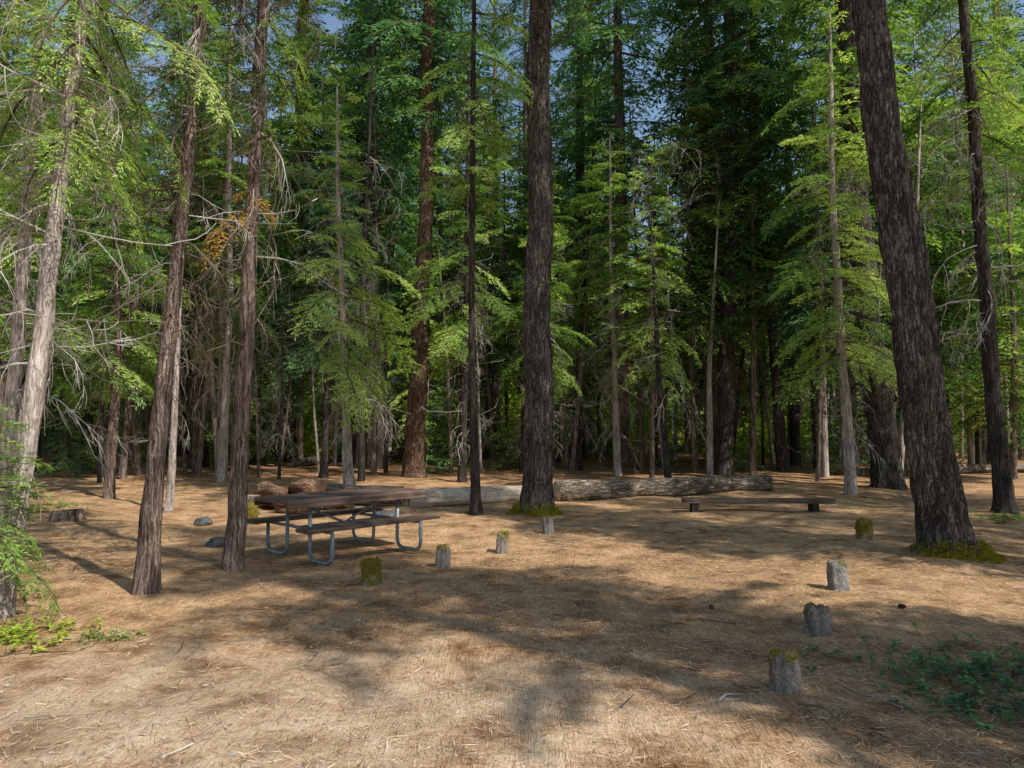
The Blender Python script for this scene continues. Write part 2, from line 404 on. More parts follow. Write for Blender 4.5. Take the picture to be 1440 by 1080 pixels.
def ncrown(e,axis,zb,zt,Rm,nf,mats,T=T_near,ln=ln_near,pitch=(-.5,.4),**k):
    obj('crown',crown('crown',R,zb,zt,Rm,nf,T,ln,mats,pitch,axis=axis,**k),parent=e)
def ndead(e,axis,zb,zt,Rm,n,mat,arms=None):
    obj('dead_branches',deadcrown('dead_branches',R,zb,zt,Rm,n,mat,axis,arms),parent=e)

# A, B left cedars
e,a=tree('cedar_tree',-4.38,6.15,[(-4.06,6.15,2.5),(-3.97,6.2,4.4),(-3.86,6.2,5.4),(-3.5,6.3,12)],[.10,.07,.056,.05,.02],M_cedarpale,seed=3,flare=.35,rough=.16)
ncrown(e,a,4.1,12,1.25,85,fr,skirt=.6,ragged=.7); ndead(e,a,2.1,6,1.25,55,M_twigpale)
e,a=tree('cedar_tree',-5.72,8.0,[(-5.6,8,2.4),(-5.5,8,5.4),(-5.3,8,13)],[.09,.07,.055,.02],M_cedarpale,seed=5,flare=.3,rough=.16)
ncrown(e,a,4.3,13,1.4,80,fr,skirt=.5,ragged=.7); ndead(e,a,2,7,1.4,50,M_twigpale)
# C, D
e,a=tree('cedar_tree',-3.53,6.9,[(-3.36,6.9,2.3),(-3.2,6.9,4.4),(-3.13,6.9,5.8),(-2.9,6.9,14)],[.10,.074,.058,.05,.02],M_cedar,seed=7,flare=.4,rough=.16)
ncrown(e,a,4.7,14,1.2,75,fm,skirt=.5,ragged=.7); ndead(e,a,2.4,7,1.2,60,M_twigdark); ndead(e,a,2.9,6.5,1.2,18,M_twigpale)
e,a=tree('cedar_tree',-3.18,8.2,[(-3.09,8.2,2.4),(-3.03,8.2,4.5),(-2.97,8.2,6.6),(-2.8,8.2,15)],[.115,.085,.07,.06,.02],M_cedar,seed=9,flare=.25,rough=.16)
ncrown(e,a,5.2,15,1.3,75,fm,skirt=.5,ragged=.7); ndead(e,a,2.6,8,1.3,70,M_twigdark); ndead(e,a,3.2,7,1.2,16,M_twigpale)
obj('crown',crown('crown',R,4.15,4.4,.6,6,T_near,ln_near,fr,(-.5,-.2),deadp=1,axis=a,skirt=1,arms=[(3.0,5.6)]),parent=e)
# G
e,a=tree('pine_tree',-2.9,21,[(-2.6,21,7.9),(-2.55,21,14.5),(-2.5,21,26)],[.32,.21,.18,.05],M_warm,seed=11,flare=.35)
obj('crown',mid_cr[1],parent=e,rot=2,loc=(.35,0,2))
# F
e,a=tree('fir_tree',-3.83,17,[(-3.98,17,2.4),(-4.25,17,7.5),(-4.3,17,10)],[.14,.08,.05,.02],M_cedarpale,seed=13,flare=.3)
ncrown(e,a,2.6,10.5,1.9,90,fr,T=T_fine,ln=lens,pitch=(-.5,.4),skirt=.85,arms=[(0,1.5),(4.2,6.3)]); ndead(e,a,1.5,8,1.2,60,M_twigpale)
# H thin dark
e,a=tree('fir_tree',-.64,13.1,[(-.75,13.1,2.9),(-.74,13.1,7.2),(-.7,13.1,15)],[.095,.06,.05,.02],M_dark,seed=15,flare=.6)
ncrown(e,a,6.3,15,1.3,55,fr,T=T_fine,ln=lens,skirt=.5); ndead(e,a,3,8,.9,45,M_twigdark)
# I centre
e,a=tree('douglas_fir_tree',.43,13.3,[(.47,13.3,1.0),(.50,13.3,4.3),(.52,13.3,9.8),(.55,13.3,28)],[.30,.27,.24,.205,.06],M_firmoss,n=64,step=.04,rough=.10,seed=17,flare=.32)
ncrown(e,a,9.6,28,2.8,105,fb,T=T_fine,ln=lens,skirt=.6); ndead(e,a,6.5,11,1.3,30,M_twigdark); centre_tree=e
# J
e,a=tree('fir_tree',3.25,22,[(3.1,22,7.1),(3.1,22,11)],[.12,.06,.02],M_cedarpale,seed=19,flare=.3)
ncrown(e,a,5.4,10.5,2.5,75,fr,T=T_fine,ln=lens,pitch=(-.2,.4),skirt=.85); ndead(e,a,1.2,6,1.2,95,M_twigpale)
# K L M M2
e,a=tree('douglas_fir_tree',6.5,22,[(6.9,22,8.2),(6.98,22,15),(7.1,22,27)],[.28,.21,.18,.05],M_fir,seed=21,flare=.3)
obj('crown',mid_cr[1],parent=e,loc=(.5,0,1),rot=1); ndead(e,a,2,9,1.2,45,M_twigdark)
e,a=tree('douglas_fir_tree',8.74,23,[(8.25,23,8.5),(8.0,23,15.6),(7.8,23,24)],[.19,.13,.10,.04],M_fir,seed=23,flare=.3)
obj('crown',mid_cr[1],parent=e,loc=(-.7,0,-1),rot=3,scale=.92); ndead(e,a,2,9,1.2,45,M_twigpale)
e,a=tree('douglas_fir_tree',9.7,18.5,[(9.2,18.5,6.2),(8.95,18.5,12.8),(8.6,18.5,27)],[.38,.28,.24,.06],M_fir,n=36,seed=25,flare=.3)
obj('crown',mid_cr[0],parent=e,loc=(-.7,0,2),rot=5); ndead(e,a,2,10,1.5,50,M_twigdark)
e,a=tree('fir_tree',8.05,17,[(7.8,17,6.7),(7.85,17,12)],[.13,.08,.03],M_cedarpale,seed=27,flare=.3)
ncrown(e,a,3.0,12,2.0,105,fr,T=T_fine,ln=lens,pitch=(-.4,.4),skirt=.7); ndead(e,a,1.2,8,1.1,80,M_twigpale)
# N big right
e,a=tree('pine_tree',5.42,8.9,[(5.17,8.9,1.6),(4.92,8.9,4.0),(4.62,8.9,7.1),(4.1,8.9,14),(3.6,8.9,26)],[.29,.255,.235,.185,.15,.05],M_firmoss,n=72,step=.035,rough=.12,seed=29,flare=.38)
ncrown(e,a,9.5,26,2.4,95,fb,T=T_fine,ln=lens); right_tree=e
# O
e,a=tree('fir_tree',9.0,13.1,[(8.85,13.1,2.5),(8.78,13.1,5.5),(8.6,13.1,9.6),(8.4,13.1,20)],[.17,.13,.11,.08,.03],M_dark,seed=31,flare=.5)
ncrown(e,a,6.3,20,1.6,75,fm,T=T_fine,ln=lens,skirt=.6); ndead(e,a,3,9,1.6,60,M_twigpale)
# E, Q and thinner ones
e,a=tree('pine_tree',-9.6,30,[(-9.1,30,7.6),(-9.1,30,18),(-9,30,30)],[.42,.34,.26,.06],M_warm,seed=33,flare=.3)
obj('crown',mid_cr[2],parent=e,loc=(.5,0,4),scale=1.15)
e,a=tree('douglas_fir_tree',-5.9,27,[(-5.8,27,9),(-5.8,27,18),(-5.8,27,30)],[.3,.26,.2,.05],M_fir,seed=35,flare=.3)
obj('crown',mid_cr[0],parent=e,loc=(0,0,3))
e,a=tree('dead_snag',-6.7,14,[(-6.62,14,2.5),(-6.6,14,4.2)],[.08,.055,.04],M_cedarpale,seed=37,flare=.2); ndead(e,a,1,4,.7,14,M_twigpale)
for (x,y,h,mt,lm) in ((-9.0,16,9,M_cedar,fr),(-10.2,14.5,10,M_dark,fm),(-8.1,20,13,M_cedarpale,fm),(-5.4,20.5,12,M_dark,fb),(12.3,15,11,M_cedar,fm),(-1.4,20,12,M_dark,fr),(11.4,21,14,M_fir,fm),(1.0,21,9,M_dark,fr),(5.0,25,12,M_dark,fb)):
    e,a=tree('fir_tree',x,y,[(x+.1,y,h*.4),(x+R.uniform(-.3,.3),y,h)],[.12,.08,.02],mt,seed=x,flare=.3)
    ncrown(e,a,h*.3,h+.3,1.8,85,lm,T=T_fine,ln=lens,skirt=.55); ndead(e,a,1,h*.6,1.1,50,M_twigpale if R.rand()<.5 else M_twigdark)

# unseen trees added right and left of the view to shade the clearing
for (x,y,rt,s,k,dz) in ((9.8,-1.6,0,.95,0,0),(17,3.5,2,1,1,0),(-9,1,2,.8,2,0),(-13,6,2,1,0,0),(15,10,3,1,2,0),(10.5,4.6,4,.9,1,0)):
    e=empty('pine_tree',(x,y,G(x,y)))
    obj('trunk',trunk_mesh('trunk',[(0,0,-.1),(.1,0,8),(0,0,24+dz)],[.3,.22,.05],M_fir,20,.3,.1,x,.3,False),parent=e)
    obj('crown',mid_cr[k],parent=e,rot=rt,scale=s,loc=(0,0,dz))
for (x,y,rt,s,k) in ((8.3,.2,0,1.05,2),(12.5,2.0,1,1,1)):
    e=empty('fir_tree',(x,y,G(x,y)))
    obj('trunk',trunk_mesh('trunk',[(0,0,-.1),(.05,0,5),(0,0,12*s)],[.13,.09,.02],M_cedar,12,.3,.1,x,.3,False),parent=e)
    obj('crown',young_cr[k],parent=e,rot=rt,scale=s)
e=empty('pine_tree',(7.4,-1.0,G(7.4,-1.0)))  # unseen added pine, short high crown shaped to throw a shade band
obj('trunk',trunk_mesh('trunk',[(0,0,-.1),(.1,0,8),(0,0,19)],[.24,.18,.03],M_fir,20,.3,.1,3,.3,False),parent=e)
obj('crown',crown('crown',R,13.2,19,1.9,60,T_mid,lens,fb,skirt=.7),parent=e)

# ------------------------------------------------------------ background forest
forest=empty('background_forest')
tr_mid=[trunk_mesh('trunk',[(0,0,-.3),(.15*k,0,8),(0,.1*k,26)],[.22+.05*k,.17+.04*k,.03],[M_fir,M_cedar,M_fir][k],12,.25,.08,k,.3,False) for k in range(3)]
tr_thin=[trunk_mesh('trunk',[(0,0,-.3),(.15,0,4),(.1,.1,10)],[.085,.06,.012],m_,8,.3,.08,1,.3,False) for m_ in (M_dark,M_cedar,M_cedarpale)]
placed=[]
def ok(x,y,d):
    for (a_,b_) in placed:
        if (a_-x)**2+(b_-y)**2<d*d: return False
    placed.append((x,y)); return True
cnt=0
for _ in range(900):
    if cnt>=50: break
    y=R.uniform(23,50); x=R.uniform(-.82,.82)*y
    g=x/y
    if .165<g<.225: continue
    if -.36<g<-.20 and y>30: continue
    if not ok(x,y,3.0): continue
    k=R.randint(3); s=R.uniform(.8,1.2); z=G(x,y); r=R.rand()*6
    obj('trunk',tr_mid[R.randint(3)],(x,y,z),forest,r,s)
    obj('crown',mid_cr[k],(x,y,z-R.uniform(0,2.0)),forest,R.rand()*6,s)
    if y<34: obj('dead_branches',dead_cr[R.randint(3)],(x,y,z),forest,R.rand()*6,1.1)
    cnt+=1
cnt=0
for _ in range(2000):
    if cnt>=100: break
    y=R.uniform(50,105); x=R.uniform(-.82,.82)*y
    if .175<x/y<.205 and y<90: continue
    if not ok(x,y,3.6): continue
    s=R.uniform(.85,1.35); z=G(x,y)
    obj('trunk',tr_mid[R.randint(3)],(x,y,z),forest,R.rand()*6,s)
    obj('crown',far_cr[R.randint(2)],(x,y,z-R.uniform(0,3)),forest,R.rand()*6,s); cnt+=1
for _ in range(105):
    y=R.uniform(19,46); x=R.uniform(-.8,.8)*y
    if abs(x)<3 and y<25: continue
    if -.36<x/y<-.20 and R.rand()<.65: continue
    s=R.uniform(.7,1.2); z=G(x,y); k=R.randint(4); dz=R.uniform(0,2.4)
    obj('trunk',tr_thin[R.randint(3)],(x,y,z),forest,R.rand()*6,(s*1.1,s*1.1,(YH[k]*s+dz-.2)/10))
    obj('crown',young_cr[k],(x,y,z+dz),forest,R.rand()*6,s)
for _ in range(65):
    y=R.uniform(21,50); x=R.uniform(-.75,.75)*y
    if -.36<x/y<-.20 and R.rand()<.6: continue
    s=R.uniform(.35,1.0)
    obj('crown',low_cr[R.randint(2)],(x,y,G(x,y)-.1),forest,R.rand()*6,s)
for _ in range(270):
    y=R.uniform(19,60); x=R.uniform(-.8,.8)*y
    if abs(x)<3.5 and y<22: continue
    s=R.uniform(.5,1.3); z=G(x,y); r=R.rand()*6
    o=obj('trunk',tr_thin[R.choice([0,1,1,2])],(x,y,z),forest,r,(s,s,s*R.uniform(.5,1.3))); o.rotation_euler=(R.uniform(-.09,.09),R.uniform(-.09,.09),r)
    if y<30: obj('dead_branches',dead_cr[R.randint(3)],(x,y,z),forest,R.rand()*6,s)
def leafcloud(name,rng,n,size,leaf,lw,mat,nclump=14,flat=.7,z0=0):
    b=Buf()
    C=rng.uniform(-1,1,(nclump,3))*np.array(size)*.75; C[:,2]=np.abs(C[:,2])*flat+z0
    for c in C:
        m=n//nclump; P=c+rng.normal(0,1,(m,3))*np.array(size)*.22; P[:,2]=np.maximum(.01,P[:,2])
        D=nrm(rng.normal(0,1,(m,3))*[1,1,.5]); W=nrm(np.cross(D,rng.normal(0,.5,(m,3))+[0,0,1.]))
        b.add(quads_from(P,D,W,leaf*rng.uniform(.6,1.3,m),lw*rng.uniform(.7,1.2,m)).reshape(-1,3),np.arange(m*4).reshape(-1,4),0,np.clip(rng.uniform(.2,.7)+rng.normal(0,.15,m),0,.95))
        pts=np.array([[c[0]*.2,c[1]*.2,0],[c[0]*.7,c[1]*.7,c[2]*.6],c]); tube(b,pts,[.012,.008,.004],3,1,cap=False)
    return b.mesh(name,[mat,M_twigdark])
shr=[leafcloud('shrub',R,2600,(1.4,1.2,2.6),.14,.045,M_shrub),leafcloud('shrub',R,1800,(1.2,1.2,.9),.12,.04,M_shrub)]
for q in range(160):
    if q<60: y=R.uniform(30,56); x=R.uniform(-.40,-.15)*y
    elif q<115: y=R.uniform(34,60); x=R.uniform(-.14,.25)*y
    else: y=R.uniform(30,60); x=R.uniform(-.7,.7)*y
    obj('shrub',shr[R.randint(2)],(x,y,G(x,y)),forest,R.rand()*6,R.uniform(.8,2.2))

# ------------------------------------------------------------ logs
def log(name,p0,p1,r0,r1,mat,seed=0,n=32,bend=.05,endmat=None,rough=.09):
    p0=np.array(p0,float);p1=np.array(p1,float); Ln=np.linalg.norm(p1-p0); m=int(Ln/.06)+2
    t=np.linspace(0,1,m); ax=(p1-p0)/Ln; sd=np.cross(ax,[0,0,1.]) if abs(ax[2])<.9 else np.array([1.,0,0]); sd/=np.linalg.norm(sd); up=np.cross(sd,ax)
    V=[]
    for q in t:
        r=r0+(r1-r0)*q; c=p0+(p1-p0)*q+sd*bend*math.sin(q*5+seed)
        for k in range(n):
            a=2*math.pi*k/n
            nz=mn.noise(Vector((math.cos(a)*2.4,math.sin(a)*2.4,q*Ln*1.1+seed*3)))+.5*mn.noise(Vector((math.cos(a)*6,math.sin(a)*6,q*Ln*3+seed)))
            rr=r*(1+rough*nz*2); V.append(c+sd*math.cos(a)*rr+up*math.sin(a)*rr)
    c0=p0+sd*bend*math.sin(seed); c1=p1+sd*bend*math.sin(5+seed)
    V=np.array(V+[c0,c1])
    i=np.arange(m-1)[:,None]*n; j=np.arange(n)[None,:]; k=(j+1)%n
    F=np.stack([i+j,i+k,i+n+k,i+n+j],-1).reshape(-1,4)
    cc=[]
    for q in range(0,n,2):
        cc.append([m*n,(q+2)%n,(q+1)%n,q]); bb=(m-1)*n; cc.append([m*n+1,bb+q,bb+(q+1)%n,bb+(q+2)%n])
    Bm=np.stack([sd,up,ax],1)
    loc=(V-p0)@Bm
    b2=Buf(); b2.add(loc,F,0)
    b2.F.append(np.array(cc,dtype=np.int32)); b2.M.append(np.ones(len(cc),dtype=np.int32)); b2.A.append(np.full(len(cc),.5,dtype=np.float32))
    o=obj(name,b2.mesh(name,[mat,endmat or M_logpale],True))
    o.matrix_world=Matrix(((Bm[0,0],Bm[0,1],Bm[0,2],p0[0]),(Bm[1,0],Bm[1,1],Bm[1,2],p0[1]),(Bm[2,0],Bm[2,1],Bm[2,2],p0[2]),(0,0,0,1)))
    return o
log('fallen_log',(-2.1,14.6,.17),(.75,15.6,.17),.19,.18,M_logpale,1)
log('fallen_log',(.95,15.7,.19),(6.35,17.8,.22),.24,.20,M_logbark,2,rough=.12)
log('fallen_log',(-4.1,15.0,.22),(-2.2,14.6,.24),.2,.16,M_logbark,3,rough=.13)
log('fallen_log',(13,22,.3),(21,24,.35),.15,.12,M_logbark,4)
log('fallen_log',(2.0,32,.5),(9,34,.6),.2,.15,M_logbark,5)
log('fallen_log',(-22,30,.4),(-11,33,.5),.25,.18,M_logbark,6)
log('fallen_log',(-8,26,.3),(-3,29,.7),.16,.1,M_fir,7)
log('log_round',(-4.85,13.2,-.05),(-4.85,13.22,.36),.18,.17,M_cedar,8,rough=.06)
log('log_round',(-5.15,14.6,.2),(-4.5,14.3,.24),.23,.2,M_rot,10,rough=.26,endmat=M_rot)
log('log_round',(-4.4,14.5,.24),(-3.8,14.1,.28),.25,.24,M_rot,11,rough=.28,endmat=M_rot)
log('log_round',(-4.5,13.9,.12),(-4.0,13.7,.14),.17,.17,M_rot,12,rough=.26,endmat=M_rot)
log('log_round',(-3.7,14.4,.12),(-3.2,14.2,.14),.14,.15,M_rot,14,rough=.26,endmat=M_rot)
log('tree_stump',(-7.55,12.1,-.1),(-7.5,12.1,.22),.26,.2,M_cedar,13,rough=.2,endmat=M_rot)

# ------------------------------------------------------------ posts / rocks
def postmat(name,mossamt,base=0):
    m,nt,N,L=newmat(name); tc=N.new('ShaderNodeTexCoord').outputs['Object']
    n1=noisen(N,L,mapn(N,L,tc,(1,1,.45)),13,6,.75); n2=noisen(N,L,tc,55,4,.75)
    k=(1,.86,.73) if not base else (1,.93,.84)
    cs=[(.34,.05),(.46,.19),(.56,.34),(.70,.62)]
    r=ramp(N,[(p,(v*k[0],v*k[1],v*k[2])) for p,v in cs]); L.new(math_(N,L,'ADD',math_(N,L,'MULTIPLY',n1,.6),math_(N,L,'MULTIPLY',n2,.4)),r.inputs[0])
    sx=N.new('ShaderNodeSeparateXYZ'); L.new(tc,sx.inputs[0])
    q=noisen(N,L,mapn(N,L,tc,(1,1,1),(0,0,0),(4,2,1)),9,5,.65)
    q=math_(N,L,'ADD',q,math_(N,L,'MULTIPLY',math_(N,L,'SUBTRACT',sx.outputs[2],.12),1.2))
    mr=ramp(N,[(max(.02,.70-mossamt*.45),(0,0,0)),(max(.1,.76-mossamt*.45),(1,1,1))]); L.new(q,mr.inputs[0])
    mc=ramp(N,[(.35,(.06,.052,.014)),(.65,(.30,.24,.045))]); L.new(n2,mc.inputs[0])
    c=mixc(N,L,mr.outputs[0],r.outputs[0],mc.outputs[0])
    finish(N,L,c,.95,math_(N,L,'ADD',n2,n1),.9,.02,.1); return m
PM=[postmat('post_pale',.05,1),postmat('post_mossy',.75),postmat('post_weathered',.25)]
def tufts(P,Nn,rng,ln,w):
    m=len(P); D=nrm(Nn+rng.normal(0,.5,(m,3))); W=nrm(np.cross(D,rng.normal(0,1,(m,3))))
    return quads_from(P,D,W,ln*rng.uniform(.5,1.3,m),w*np.ones(m))
def post(x,y,w,h,kind,seed,rot):
    e=empty('marker_post',(x,y,G(x,y))); e.rotation_euler=(R.uniform(-.06,.06),R.uniform(-.06,.06),rot)
    b=Buf(); nz=26;nn=48; V=[]
    H=h+.12
    for i in range(nz):
        u=i/(nz-1); z=-.12+H*u
        tp=max(0,(z-(h-.03))/.03); sc=(1-.16*tp*tp)*(1.04-.10*u)
        for k in range(nn):
            a=2*math.pi*k/nn; ca,sa=math.cos(a),math.sin(a)
            s=(abs(ca)**4.5+abs(sa)**4.5)**(-1/4.5)
            q=mn.noise(Vector((ca*1.6+seed*5,sa*1.6,z*7)))*.15+mn.noise(Vector((ca*4,sa*4+seed,z*22)))*.09+mn.noise(Vector((ca*9,sa*9+seed,z*50)))*.05
            rr=w/2*s*sc*(1+q); V.append((ca*rr,sa*rr*.85,z+(mn.noise(Vector((ca*1.5,sa*1.5,seed*3.)))*.05*max(0,(u-.7)/.3))))
    last=np.array(V[-nn:]); zc=last[:,2].mean()
    for f in (.75,.4,.05):
        for k in range(nn):
            p=last[k]; V.append((p[0]*f,p[1]*f,zc+(p[2]-zc)*f+.006+.03*mn.noise(Vector((p[0]*14*f,p[1]*14*f,seed*1.7)))))
    m=nz+3; i=np.arange(m-1)[:,None]*nn; j=np.arange(nn)[None,:]; k=(j+1)%nn
    b.add(V,np.stack([i+j,i+k,i+nn+k,i+nn+j],-1).reshape(-1,4))
    obj('post_body',b.mesh('post_body',[PM[kind]],True),parent=e)
    nt_=1900 if kind==1 else 90
    VV=np.array(V); sel=VV[VV[:,2]>(h*.5 if kind==1 else h*.8)]; 
    if kind!=1: sel=sel[sel[:,0]*math.cos(seed*2)+sel[:,1]*math.sin(seed*2)>.03]
    idx=R.randint(0,len(sel),nt_); P=sel[idx]+R.normal(0,.004,(nt_,3)); Nn=nrm(P*[1,1,.0]+[0,0,.06])
    bb=Buf(); bb.add(tufts(P,Nn,R,.014,.003).reshape(-1,3),np.arange(nt_*4).reshape(-1,4),0,np.clip(R.normal(.5,.25,nt_),0,.95)); obj('moss',bb.mesh('moss',[M_moss]),parent=e)
for q,(x,y,w,h,k) in enumerate(((-1.45,7.45,.19,.25,1),(-.82,8.5,.165,.25,2),(-.13,9.5,.16,.26,2),(.55,10.8,.16,.24,0),(5.15,10.5,.21,.25,1),(3.24,7.17,.18,.27,0),(2.43,5.75,.18,.21,2),(1.66,4.42,.18,.22,2),(-4.35,11.9,.24,.32,1))):
    post(x,y,w,h,k,q+1,R.uniform(-.3,.3))
def rock(x,y,s,mat,seed):
    b=Buf(); n=20;m=12;V=[]
    for i in range(m):
        p=math.pi*i/(m-1)
        for k in range(n):
            a=2*math.pi*k/n; d=np.array([math.sin(p)*math.cos(a),math.sin(p)*math.sin(a),math.cos(p)])
            r=1+.5*mn.noise(Vector(d*1.3+np.array([seed*2.3,0,0])))+.18*mn.noise(Vector(d*4+np.array([seed,1,0])))
            V.append(d*r*s)
    i=np.arange(m-1)[:,None]*n; j=np.arange(n)[None,:]; k=(j+1)%n
    b.add(V,np.stack([i+j,i+n+j,i+n+k,i+k],-1).reshape(-1,4))
    return obj('rock',b.mesh('rock',[mat],True),(x,y,G(x,y)+s[2]*.35))
M_rock=simple('grey_rock',[(.3,(.04,.04,.045)),(.6,(.12,.12,.12)),(.8,(.24,.23,.22))],9)
rock(-4.0,9.75,np.array([.15,.12,.10]),M_rock,1)
rock(-2.3,12.9,np.array([.22,.16,.12]),M_rock,4); rock(-5.2,12.1,np.array([.14,.12,.1]),M_rock,6)

# ------------------------------------------------------------ picnic table
def woodmat(name,a,b_,c_):
    m,nt,N,L=newmat(name); tc=N.new('ShaderNodeTexCoord').outputs['Object']
    n0=noisen(N,L,mapn(N,L,tc,(1.2,30,30)),1,4,.6,.4); n1=noisen(N,L,tc,5,4)
    f=math_(N,L,'ADD',math_(N,L,'MULTIPLY',n0,.7),math_(N,L,'MULTIPLY',n1,.3))
    r=ramp(N,[(.35,a),(.5,b_),(.68,c_)]); L.new(f,r.inputs[0]); finish(N,L,r.outputs[0],.7,n0,.5,.006,.3); return m
M_wood=woodmat('table_wood',(.035,.022,.016),(.12,.076,.054),(.26,.185,.14))
ang=math.atan2(.73,.68)
T=empty('picnic_table',(-2.15,9.2,G(-2.15,9.2))); T.rotation_euler=(0,0,ang)
b=Buf()
for k,yy in enumerate((-.285,-.095,.095,.285)):
    box(b,(0,yy,.735),(2.05,.182,.045),mat=0)
box(b,(0,-.385,.705),(2.05,.014,.10),mat=0,bev=.003); box(b,(0,.385,.705),(2.05,.014,.10),mat=0,bev=.003)
obj('table_top',b.mesh('table_top',[M_wood]),parent=T)
for nm,sy in (('bench_front',-1),('bench_back',1)):
    b=Buf()
    box(b,(0,sy*.55,.43),(1.95,.13,.045)); box(b,(0,sy*.69,.43),(1.95,.13,.045)); 
    obj(nm,b.mesh(nm,[M_wood]),parent=T)
b=Buf()
def arc(pts,r=.09,k=6):
    P=[np.array(pts[0],float)]
    for i in range(1,len(pts)-1):
        p=np.array(pts[i],float);d0=nrm(p-np.array(pts[i-1]));d1=nrm(np.array(pts[i+1])-p)
        for t in np.linspace(0,1,k):
            A=p-d0*r;C=p+d1*r; P.append((1-t)**2*A+2*t*(1-t)*p+t*t*C)
    P.append(np.array(pts[-1],float)); return np.array(P)
for sx in (-.65,.65):
    for sy in (-1,1):
        P=arc([(sx,sy*.74,.385),(sx,sy*.74,.03),(sx,sy*.26,.03),(sx,sy*.26,.695)],.13)
        tube(b,P,np.full(len(P),.024),10)
        P=arc([(sx,sy*.74,.39),(sx,sy*.26,.39)],.05); tube(b,P,np.full(len(P),.02),8)
    tube(b,[(sx,-.36,.69),(sx,.36,.69)],[.022,.022],8)
    tube(b,[(sx,0,.67),(sx*.05,0,.40)],[.015,.015],8)
tube(b,[(-.65,0,.39),(.65,0,.39)],[.016,.016],8)
for sx in (-.65,.65): tube(b,[(sx,-.26,.39),(sx,.26,.39)],[.02,.02],8)
obj('steel_frame',b.mesh('steel_frame',[M_steel],True),parent=T)

B=empty('low_plank_bench',(4.8,14.0,G(4.8,14))); B.rotation_euler=(0,.004,.03)
b=Buf(); box(b,(0,0,.2),(2.95,.26,.09),bev=.01); obj('seat_beam',b.mesh('seat_beam',[M_wood]),parent=B)
b=Buf(); box(b,(1.1,0,.05),(.14,.2,.2),bev=.012); box(b,(-1.25,0,.05),(.14,.2,.2),bev=.012); obj('supports',b.mesh('supports',[M_dark]),parent=B)

# ------------------------------------------------------------ moss at trunk bases
for e,r0 in ((centre_tree,.40),(right_tree,.42)):
    m=9000; lob=R.uniform(0,6.28,10); a=lob[R.randint(10,size=m)]+R.normal(0,.18,m); rr=r0*R.uniform(.8,1.35,m); z=.2*np.exp(-((rr/r0-.85)/.25)**2)*R.rand(m)-.01
    P=np.stack([np.cos(a)*rr,np.sin(a)*rr,z],-1); Nn=nrm(np.stack([np.cos(a)*.4,np.sin(a)*.4,np.ones(m)],-1))
    bb=Buf(); bb.add(tufts(P,Nn,R,.028,.006).reshape(-1,3),np.arange(m*4).reshape(-1,4),0,np.clip(R.normal(.55,.25,m),0,.95)); obj('moss',bb.mesh('moss',[M_moss]),parent=e)

# ------------------------------------------------------------ litter
def litter(n,y0,y1,lmin,lmax,w,pw=1.0):
    y=y0+(y1-y0)*R.rand(n)**pw; x=R.uniform(-1,1,n)*(y*.8+1); 
    keep=~((((x+1.6)*.33)**2+((y-3.9)*.66)**2<1.1)&(R.rand(n)<.6)); x=x[keep];y=y[keep];n=len(x)
    z=gz(x,y)+R.uniform(.003,.016,n); a=R.rand(n)*6.283
    D=np.stack([np.cos(a),np.sin(a),R.normal(0,.06,n)],-1); W=np.stack([-np.sin(a),np.cos(a),R.normal(0,.3,n)],-1)
    P=np.stack([x,y,z],-1); return quads_from(P,D,W,R.uniform(lmin,lmax,n),w*R.uniform(.7,1.3,n)).reshape(-1,3),n
b=Buf()
v,n=litter(120000,2.2,9,.05,.15,.0016,1.5); b.add(v,np.arange(n*4).reshape(-1,4),0,np.clip(R.normal(.45,.29,n),0,.95))
v,n=litter(45000,8,20,.08,.16,.003,1.2); b.add(v,np.arange(n*4).reshape(-1,4),0,np.clip(R.normal(.42,.29,n),0,.95))
obj('pine_needle_litter',b.mesh('pine_needle_litter',[M_needle]))
b=Buf()
for _ in range(800):
    y=3+45*R.rand()**1.3; x=R.uniform(-.85,.85)*y
    if (y<14 and R.rand()<.8): continue
    l=R.uniform(.1,.5)*(.6+y/25); a=R.rand()*6.28; c=np.array([x,y,G(x,y)+.012+.002*y]); d=np.array([math.cos(a),math.sin(a),R.uniform(-.03,.08)]); s=np.array([-d[1],d[0],0])
    tube(b,[c,c+d*l*.5+s*R.uniform(-.08,.08)*l,c+d*l],np.array([1,.8,.4])*R.uniform(.002,.004)*(1+y/12),4,int(R.rand()<.6))
def stick(pts,r,mt):
    pts=np.array(pts,float); pts=np.stack([pts[:,0],pts[:,1],gz(pts[:,0],pts[:,1])+pts[:,2]],-1); tube(b,pts,np.linspace(r,r*.4,len(pts)),6,mt)
stick([(1.19,4.2,.02),(1.26,4.28,.03),(1.36,4.3,.02)],.008,0); stick([(1.23,4.22,.02),(1.33,4.22,.02)],.004,0)
stick([(1.62,4.12,.015),(1.72,4.08,.03),(1.74,3.95,.03),(1.66,3.86,.015)],.005,1)
stick([(-3.9,4.9,.02),(-3.5,5.1,.04),(-3.1,5.15,.02)],.006,1)
obj('fallen_twigs',b.mesh('fallen_twigs',[M_twigpale,M_twigdark]))
ico=np.array([(0,0,1),(1,0,0),(0,1,0),(-1,0,0),(0,-1,0),(0,0,-1)],float)
M_gr=simple('gravel_stone',[(.3,(.20,.17,.14)),(.7,(.55,.49,.42))],30)
